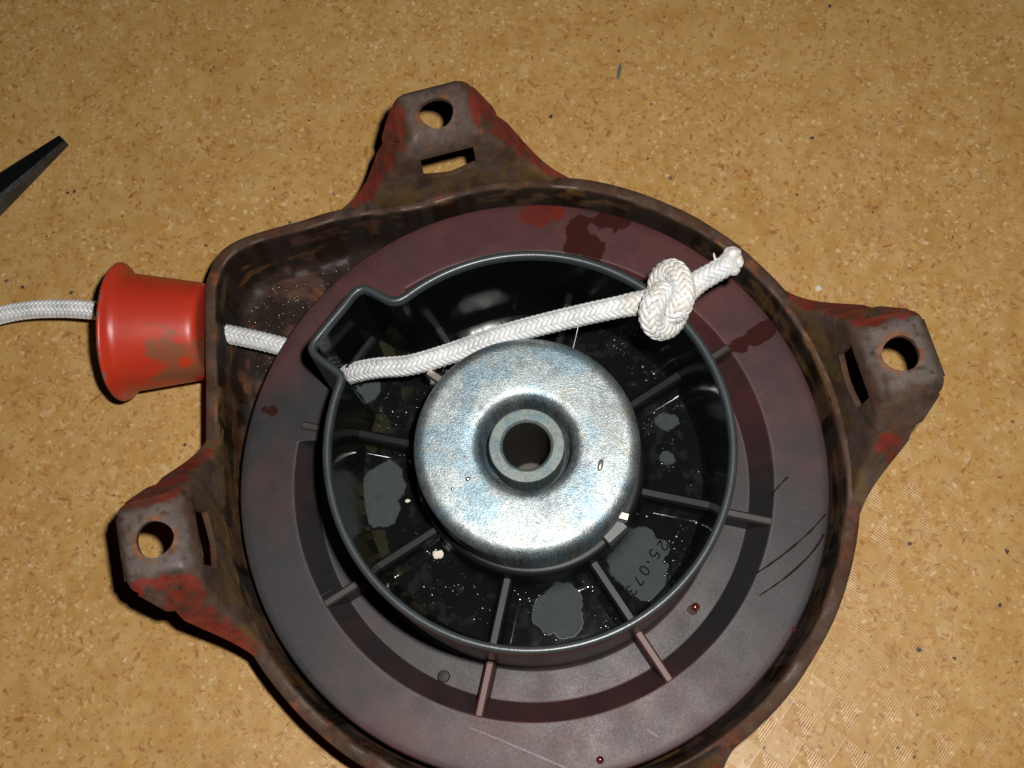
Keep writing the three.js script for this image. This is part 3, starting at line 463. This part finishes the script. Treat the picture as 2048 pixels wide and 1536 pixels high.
// ---------------------------------------------------------------- zinc plated cup with bushing
{
  const cup = thing('drive_cup', 'shiny zinc plated round metal cup with sintered bushing in the pulley middle', 'cup');
  const cx = -0.5, cy = 0.0;
  const zs = Array.from({ length: 40 }, () => { const x = rr(3, 47), y = rr(3, 47), l = rr(0.6, 4), a = rr(0, 6.28); return [[x, y], [x + l * Math.cos(a), y + l * Math.sin(a)], rr(0.1, 0.6)]; });
  const N = 1024, zmap = colorTex(N, (i, j) => {
    const X = i / N * 50, Y = j / N * 50, a = fbm(X / 7, Y / 7, 1, 4), b = fbm(X / 5 + 30, Y / 5, 2, 4), c = fbm(X / 1.2, Y / 1.2, 3, 3), s = n3(X * 6, Y * 6, 4);
    let k = mix3([0.39, 0.445, 0.45], [0.28, 0.385, 0.44], sstep(0.45, 0.62, a));
    k = mix3(k, [0.36, 0.34, 0.29], 0.5 * sstep(0.58, 0.72, b)); k = mix3(k, [0.27, 0.30, 0.33], 0.6 * sstep(0.6, 0.7, fbm(X / 3 + 9, Y / 3, 7, 4)));
    const g = 0.62 + 0.4 * c + 0.7 * (s - 0.5) + 0.3 * (n3(X * 13, Y * 13, 8) - 0.5); let sc = 0; for (const [p, q, w] of zs) if (Math.abs(X - (p[0] + q[0]) / 2) < 6 && Math.abs(Y - (p[1] + q[1]) / 2) < 6) sc = Math.max(sc, w * sstep(0.09, 0.02, segD(X, Y, p, q))); return k.map(x => mix(x * g, 0.75, sc));
  });
  const zr = grayTex(512, (i, j) => mix(0.44, 0.64, fbm(i / 40, j / 40, 3, 4)));
  const zb = grayTex(1024, (i, j) => 0.8 * n3(i / 3.2, j / 3.2, 5) + 0.2 * n3(i / 9, j / 9, 6));
  const zinc = new THREE.MeshPhysicalMaterial({ map: zmap, metalness: 0.9, roughnessMap: zr, roughness: 1, bumpMap: zb, bumpScale: 0.00004, side: THREE.DoubleSide });
  const lathe = (pr, seg = 200, Su = 25) => { const g = polar(() => pr, seg, Su); g.translate(cx, 0, -cy); return g; };
  const pr = []; pr.push([23.35, 4], [23.45, 12], [23.55, 20], [23.6, 25.1]);
  for (let k = 1; k <= 10; k++) { const a = k / 10 * Math.PI / 2 * 0.96; pr.push([23.6 - 2.9 * (1 - Math.cos(a)), 25.1 + 2.9 * Math.sin(a)]); }
  pr.push([20.2, 28.03], [18, 28.1], [16, 28.16], [14, 28.18], [12.4, 28.16], [11.5, 28.08], [10.9, 27.9], [10.4, 27.55], [10.0, 27.0], [9.7, 26.3], [9.45, 25.2], [9.35, 23], [9.3, 17], [7, 16.8]);
  add('cup_shell', lathe(pr), zinc, cup);
  add('base_ring', lathe([[24.6, 8], [24.75, 9.2], [24.6, 10.2], [23.2, 10.6]]), new THREE.MeshPhysicalMaterial({ color: new THREE.Color().setRGB(0.16, 0.18, 0.18), metalness: 0.7, roughness: 0.4, side: THREE.DoubleSide }), cup);
  const bu = lathe([[7.85, 15], [7.85, 26.0], [7.85, 26.4], [7.82, 26.58], [7.72, 26.68], [7.6, 26.7], [7.4, 26.7], [6.5, 26.7], [5.75, 26.7], [5.6, 26.69], [5.5, 26.62], [5.2, 26.3], [5.1, 26.2], [5.0, 25.9]], 120, 8);
  add('bushing', bu, new THREE.MeshPhysicalMaterial({ map: zmap, color: new THREE.Color().setRGB(0.55, 0.57, 0.53), metalness: 0.6, roughness: 0.6, bumpMap: zb, bumpScale: 0.00002, side: THREE.DoubleSide }), cup, 'flat grey bushing ring round the dark bore');
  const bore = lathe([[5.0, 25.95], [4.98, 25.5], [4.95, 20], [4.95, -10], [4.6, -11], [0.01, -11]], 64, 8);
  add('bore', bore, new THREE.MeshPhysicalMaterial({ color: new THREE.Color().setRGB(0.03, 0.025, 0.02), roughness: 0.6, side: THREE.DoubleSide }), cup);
  // nicks in plating: small raised burrs
  const burr = (u, v, a, l, w, h) => { const p = px(u, v, 28.2), g = new THREE.SphereGeometry(1, 14, 10); g.scale(l, h, w); g.rotateY(a); g.translate(p[0], TB + p[2], -p[1]); return g; };
  const burrMat = new THREE.MeshPhysicalMaterial({ color: new THREE.Color().setRGB(0.8, 0.78, 0.7), metalness: 0.9, roughness: 0.25 });
  for (const b of [[1201, 930, 1.2, 1.3, 0.6, 0.5], [936, 958, 0.4, 0.6, 0.5, 0.4], [905, 978, 0.4, 0.4, 0.4, 0.3]]) add('burr', burr(...b), burrMat, cup);
  const tabMat = new THREE.MeshPhysicalMaterial({ color: new THREE.Color().setRGB(0.42, 0.38, 0.32), metalness: 0.95, roughness: 0.34 });
  for (const [u, v, a] of [[1240, 1031, -0.42], [870, 753, -0.75]]) { const p = px(u, v, 17), g = block(3.4, 1.7, 0.9, 0.25); g.translate(-1.7, 0, 0); g.rotateY(a); g.translate(p[0], TB + 16.6, -p[1]); add('spring_end', g, tabMat, cup); }
  const post = block(5, 4, 6, 0.5), pp = px(1225, 1062, 12); post.translate(-2.5, 0, 0); post.rotateY(0.6); post.translate(pp[0], TB + 8, -pp[1]);
  add('stop_block', post, new THREE.MeshPhysicalMaterial({ color: new THREE.Color().setRGB(0.03, 0.034, 0.034), roughness: 0.4 }), cup);
}

// ---------------------------------------------------------------- braided rope
{
  const rope = thing('starter_rope', 'white braided nylon starter rope with an overhand knot and melted end', 'rope');
  const raw = [[-330, 720, -17.5], [-150, 668, -15], [-40, 641, -11.5], [40, 622, -9.5], [120, 617, -7.5], [200, 622, -5.5], [320, 640, -4.5], [450, 667, -4.5], [530, 684, -5], [600, 704, -5.6], [655, 730, -5.8], [680, 750, -2], [690, 752, 5], [712, 744, 12], [755, 736, 15.5], [820, 730, 17.5], [900, 707, 20], [1000, 672, 23.5], [1100, 645, 27], [1200, 622, 31], [1262, 609, 33.2], [1296, 601, 32.8], [1316, 587, 32.6], [1316, 565, 34], [1324, 547, 36], [1341, 535, 38], [1358, 543, 39.6], [1368, 566, 40.4], [1369, 591, 40.3], [1360, 617, 39], [1344, 629, 36.6], [1332, 620, 34], [1333, 598, 34], [1327, 582, 37.4], [1312, 595, 39.8], [1301, 616, 40.2], [1298, 638, 39], [1306, 657, 37], [1325, 663, 35], [1343, 652, 33.2], [1358, 625, 32.6], [1370, 592, 33], [1392, 567, 34], [1425, 547, 35.2], [1456, 529, 36]];
  const curve = new THREE.CatmullRomCurve3(raw.map(([u, v, z], i) => { const k = i > 20 && i < 42 ? 0.9 : 1; return V(...px(1335 + (u - 1335) * k, 600 + (v - 600) * k, i > 20 && i < 42 ? 36 + (z - 36) * 0.95 : z)); }), false, 'centripetal'); curve.arcLengthDivisions = 3000;
  const L = curve.getLength(), n = Math.round(L / 0.28), fr = []; let N = new THREE.Vector3(0, 1, 0);
  const tk = (() => { const k = V(...px(1335, 600, 36)); return p => sstep(11, 6, p.distanceTo(k)); })();
  for (let i = 0; i <= n; i++) { const p = curve.getPointAt(i / n), T = curve.getTangentAt(i / n); N = N.clone().addScaledVector(T, -N.dot(T)).normalize(); fr.push([p, N, new THREE.Vector3().crossVectors(T, N), T]); }
  const col = [], NS = 8, lead = 9.8, R = 1.9, amp = 0.19, pos = [], idx = [], nor = [], RS = 7, parts = [];
  for (const fam of [1, -1]) for (let k = 0; k < NS; k++) {
    const path = [];
    for (let i = 0; i <= n; i++) {
      const s = i / n * L, q = 2 * NS * s / lead, a = fam * 2 * Math.PI * s / lead + 2 * Math.PI * k / NS, sw = 1 + 0.1 * tk(fr[i][0]);
      const h = fam > 0 ? Math.cos(Math.PI / 2 * (q + 2 * k) - Math.PI / 4) : -Math.cos(Math.PI / 2 * (2 * k - q) - Math.PI / 4);
      const rad = (R + amp * h) * sw, dir = fr[i][1].clone().multiplyScalar(Math.cos(a)).addScaledVector(fr[i][2], Math.sin(a));
      path.push([fr[i][0].clone().addScaledVector(dir, rad), dir, sw]);
    }
    const b0 = pos.length / 3;
    for (let i = 0; i <= n; i++) {
      const T = path[Math.min(n, i + 1)][0].clone().sub(path[Math.max(0, i - 1)][0]).normalize(), O = path[i][1].clone().addScaledVector(T, -path[i][1].dot(T)).normalize(), W = new THREE.Vector3().crossVectors(T, O);
      for (let m = 0; m < RS; m++) { const a = m / RS * 2 * Math.PI, q = path[i][0].clone().addScaledVector(W, Math.cos(a) * (0.5 + 0.09 * n3(i / 6, k * 3, fam + 2)) * path[i][2]).addScaledVector(O, Math.sin(a) * 0.31); pos.push(q.x, q.y, q.z); const sh = 0.86 + 0.28 * (n3(q.x / 5, q.y / 5, q.z / 5) - 0.5) + 0.22 * (n3(i / 4, k, fam + 5) - 0.5), yl = 0.16 * tk(path[i][0]) * sstep(0.35, 0.65, n3(q.x / 2.5, q.y / 2.5, q.z / 2.5)); col.push(sh, sh * (1 - 0.4 * yl), sh * (1 - yl)); const nn = W.clone().multiplyScalar(Math.cos(a) / 0.54).addScaledVector(O, Math.sin(a) / 0.31).normalize(); nor.push(nn.x, nn.y, nn.z); }
      if (i < n) for (let m = 0; m < RS; m++) { const a = b0 + i * RS + m, c = b0 + i * RS + (m + 1) % RS; idx.push(a, a + RS, c, c, a + RS, c + RS); }
    }
  }
  const nylon = new THREE.MeshPhysicalMaterial({ color: new THREE.Color().setRGB(0.7, 0.72, 0.725), vertexColors: true, roughness: 0.24, sheen: 0.3, sheenRoughness: 0.5, sheenColor: new THREE.Color(1, 1, 1) });
  add('braid', geom(pos, idx, null, col, nor), nylon, rope);
  const core = new THREE.TubeGeometry(curve, Math.round(L / 1.2), 1.75, 12); core.deleteAttribute('uv');
  add('core', core, new THREE.MeshPhysicalMaterial({ color: new THREE.Color().setRGB(0.5, 0.5, 0.46), roughness: 0.7 }), rope);
  const lump = (u, v, z, r, sx, sy, sz) => { const g = new THREE.IcosahedronGeometry(r, 5), p = px(u, v, z), P = g.attributes.position; for (let i = 0; i < P.count; i++) { const x = P.getX(i), y = P.getY(i), w = P.getZ(i), k = 1 + 0.5 * (fbm(x / r * 1.5 + u, y / r * 1.5 + 9, w / r * 1.5 + v, 3) - 0.5); P.setXYZ(i, x * k * sx, y * k * sy, w * k * sz); } g.computeVertexNormals(); g.translate(p[0], TB + z, -p[1]); return g; };
  add('melted_end', mergeGeometries([lump(1457, 527, 36, 2.3, 1.0, 0.95, 1.05), lump(1465, 508, 37.2, 1.7, 1.05, 0.9, 0.9), lump(1478, 521, 36.6, 1.2, 0.8, 0.8, 1.3), lump(1468, 540, 36, 1.5, 0.9, 0.8, 0.8), lump(1440, 527, 36.4, 1.0, 0.9, 0.6, 0.9), lump(1429, 514, 37, 0.42, 0.6, 0.6, 2.2)]), new THREE.MeshPhysicalMaterial({ color: new THREE.Color().setRGB(0.55, 0.545, 0.52), roughness: 0.22, clearcoat: 0.3 }), rope, 'shiny melted lumpy rope end');
}

// ---------------------------------------------------------------- plier tip
{
  const pl = thing('pliers', 'black steel needle nose pliers tip lying on the table', 'pliers');
  const a = px(119, 270, -16.5), b = px(-6, 366, -14), dx = b[0] - a[0], dy = b[1] - a[1], l = Math.hypot(dx, dy), d = [dx / l, dy / l], w = [-d[1], d[0]];
  const st = new THREE.MeshPhysicalMaterial({ color: new THREE.Color().setRGB(0.004, 0.005, 0.005), metalness: 0, roughness: 0.3, bumpMap: rustBump, bumpScale: 0.00008 });
  for (const side of [1, -1]) {                              // two jaw halves, one on top of the other
    const pos = [], uv = [], idx = [], n = 40;
    for (let i = 0; i <= n; i++) {
      const t = i / n * 62, hw = 1.55 + t * 0.105, hh = 1.5 + t * 0.085, c = [a[0] + d[0] * t, a[1] + d[1] * t], ch = hw * 0.36;
      const sec = side > 0 ? [[-hw, 0.05], [-hw, hh - ch], [-hw + ch, hh], [hw - ch * 0.7, hh], [hw, hh - ch * 0.7], [hw, 0.05]] : [[hw, -0.05], [hw, -hh + ch], [hw - ch, -hh], [-hw + ch, -hh], [-hw, -hh + ch], [-hw, -0.05]];
      for (const [x, y] of sec) { pos.push(c[0] + w[0] * x, y + 1.5 + 62 * 0.0 + t * 0.085 + 0.1, -(c[1] + w[1] * x)); uv.push(t / 40, x / 40); }
    }
    for (let i = 0; i < n; i++) for (let k = 0; k < 6; k++) { const p = i * 6 + k, q = i * 6 + (k + 1) % 6; idx.push(p, p + 6, q, q, p + 6, q + 6); }
    for (let k = 1; k < 5; k++) idx.push(0, k + 1, k);
    let g = geom(pos, idx, uv).toNonIndexed(); g.computeVertexNormals(); add('jaw', g, st, pl);
  }
  const pv = [a[0] + d[0] * 66, a[1] + d[1] * 66], pg = new THREE.CylinderGeometry(9.5, 10, 13.5, 40); pg.translate(pv[0], 6.8, -pv[1]); add('pivot', pg, st, pl);
  for (const s of [1, -1]) { const pts = [[68, 3], [85, 11], [110, 17], [150, 19], [180, 16]].map(([t, o]) => new THREE.Vector3(pv[0] + d[0] * (t - 66) + w[0] * o * s, 6.5, -(pv[1] + d[1] * (t - 66) + w[1] * o * s))); add('handle', tube(pts, () => 6, 40, 14), new THREE.MeshPhysicalMaterial({ color: new THREE.Color().setRGB(0.03, 0.03, 0.03), roughness: 0.6 }), pl); }
}

// ---------------------------------------------------------------- small wet drops and crumbs
{
  const drops = (name, label, n, place, mat) => {
    const g = new THREE.SphereGeometry(1, 12, 8); g.scale(MM, MM, MM);
    const im = new THREE.InstancedMesh(g, mat, n), M = new THREE.Matrix4(), q = new THREE.Quaternion(); im.name = name; im.castShadow = im.receiveShadow = true;
    for (let i = 0; i < n; i++) { const [X, Y, Z, r] = place(i); M.compose(V(X, Y, Z).multiplyScalar(MM), q, new THREE.Vector3(r, r * 0.6, r)); im.setMatrixAt(i, M); }
    im.userData = { kind: 'stuff', label, category: 'drops' }; scene.add(im);
  };
  const oil = new THREE.MeshPhysicalMaterial({ color: new THREE.Color().setRGB(0.012, 0.013, 0.013), roughness: 0.2, clearcoat: 1, clearcoatRoughness: 0.15 });
  drops('oil_droplets', 'tiny shiny oil droplets scattered over the wet black bowl floor', 340, () => { let X, Y, r; do { const a = rr(0, 6.283); r = Math.sqrt(rr(27 * 27, 39.5 * 39.5)); X = r * Math.cos(a); Y = r * Math.sin(a); } while (dryD(X, Y) < -0.4 || ribDist(X, Y) < 1.4 || fbm(X / 4 + 3, Y / 4, 5, 3) < 0.44 + 0.16 * rnd()); return [X, Y, floorZ(X, Y), rnd() < 0.12 ? rr(0.35, 0.55) : rr(0.1, 0.27)]; }, oil);
  const corner = new THREE.MeshPhysicalMaterial({ color: new THREE.Color().setRGB(0.05, 0.03, 0.02), roughness: 0.2, clearcoat: 1, clearcoatRoughness: 0.15 });
  drops('wet_beads', 'tiny shiny wet beads on the rusty corner floor', 260, () => { const [X, Y] = px(rr(455, 700), rr(520, 760), -13.8); return [X, Y, -13.85, rr(0.15, 0.45)]; }, corner);
  const crumb = (u, v, Z, r, label) => { const g = new THREE.IcosahedronGeometry(r, 3), P = g.attributes.position; for (let i = 0; i < P.count; i++) { const x = P.getX(i), y = P.getY(i), z = P.getZ(i), k = 0.6 + 0.9 * fbm(x / r * 2 + u, y / r * 2, z / r * 2, 3); P.setXYZ(i, x * k * 1.3, y * k * 0.5, z * k); } g.computeVertexNormals(); const p = px(u, v, Z); g.translate(p[0], TB + Z + r * 0.25, -p[1]); const m = add('crumb', g, new THREE.MeshPhysicalMaterial({ color: new THREE.Color().setRGB(0.62, 0.58, 0.5), roughness: 0.8 })); m.userData = { label, category: 'crumb' }; };
  crumb(877, 1110, -1.9, 0.95, 'white crumb on the black bowl floor below the cup');
  crumb(815, 1002, -1.9, 0.4, 'tiny pale speck beside a grey dry island on the bowl floor');
  crumb(1637, 577, -TB, 0.6, 'small white chip on the table above the housing lug');
  const bead = (u, v, Z, r, label) => { const g = new THREE.SphereGeometry(r, 24, 16), p = px(u, v, Z); g.scale(1, 0.55, 1); g.translate(p[0], TB + Z, -p[1]); const m = add('liquid_drop', g, new THREE.MeshPhysicalMaterial({ color: new THREE.Color().setRGB(0.07, 0.012, 0.01), roughness: 0.08, clearcoat: 1 })); m.userData = { label, category: 'drop' }; };
  bead(1200, 1520, 0, 0.85, 'round dark red drop on the pulley flange near the scratch');
  bead(1391, 1214, -8.2, 1.0, 'dark red drop in the groove between pulley ring and flange');
  bead(1588, 1258, 0, 0.5, 'small clear bead at the outer edge of the flange');
}
renderer.render(scene, camera);
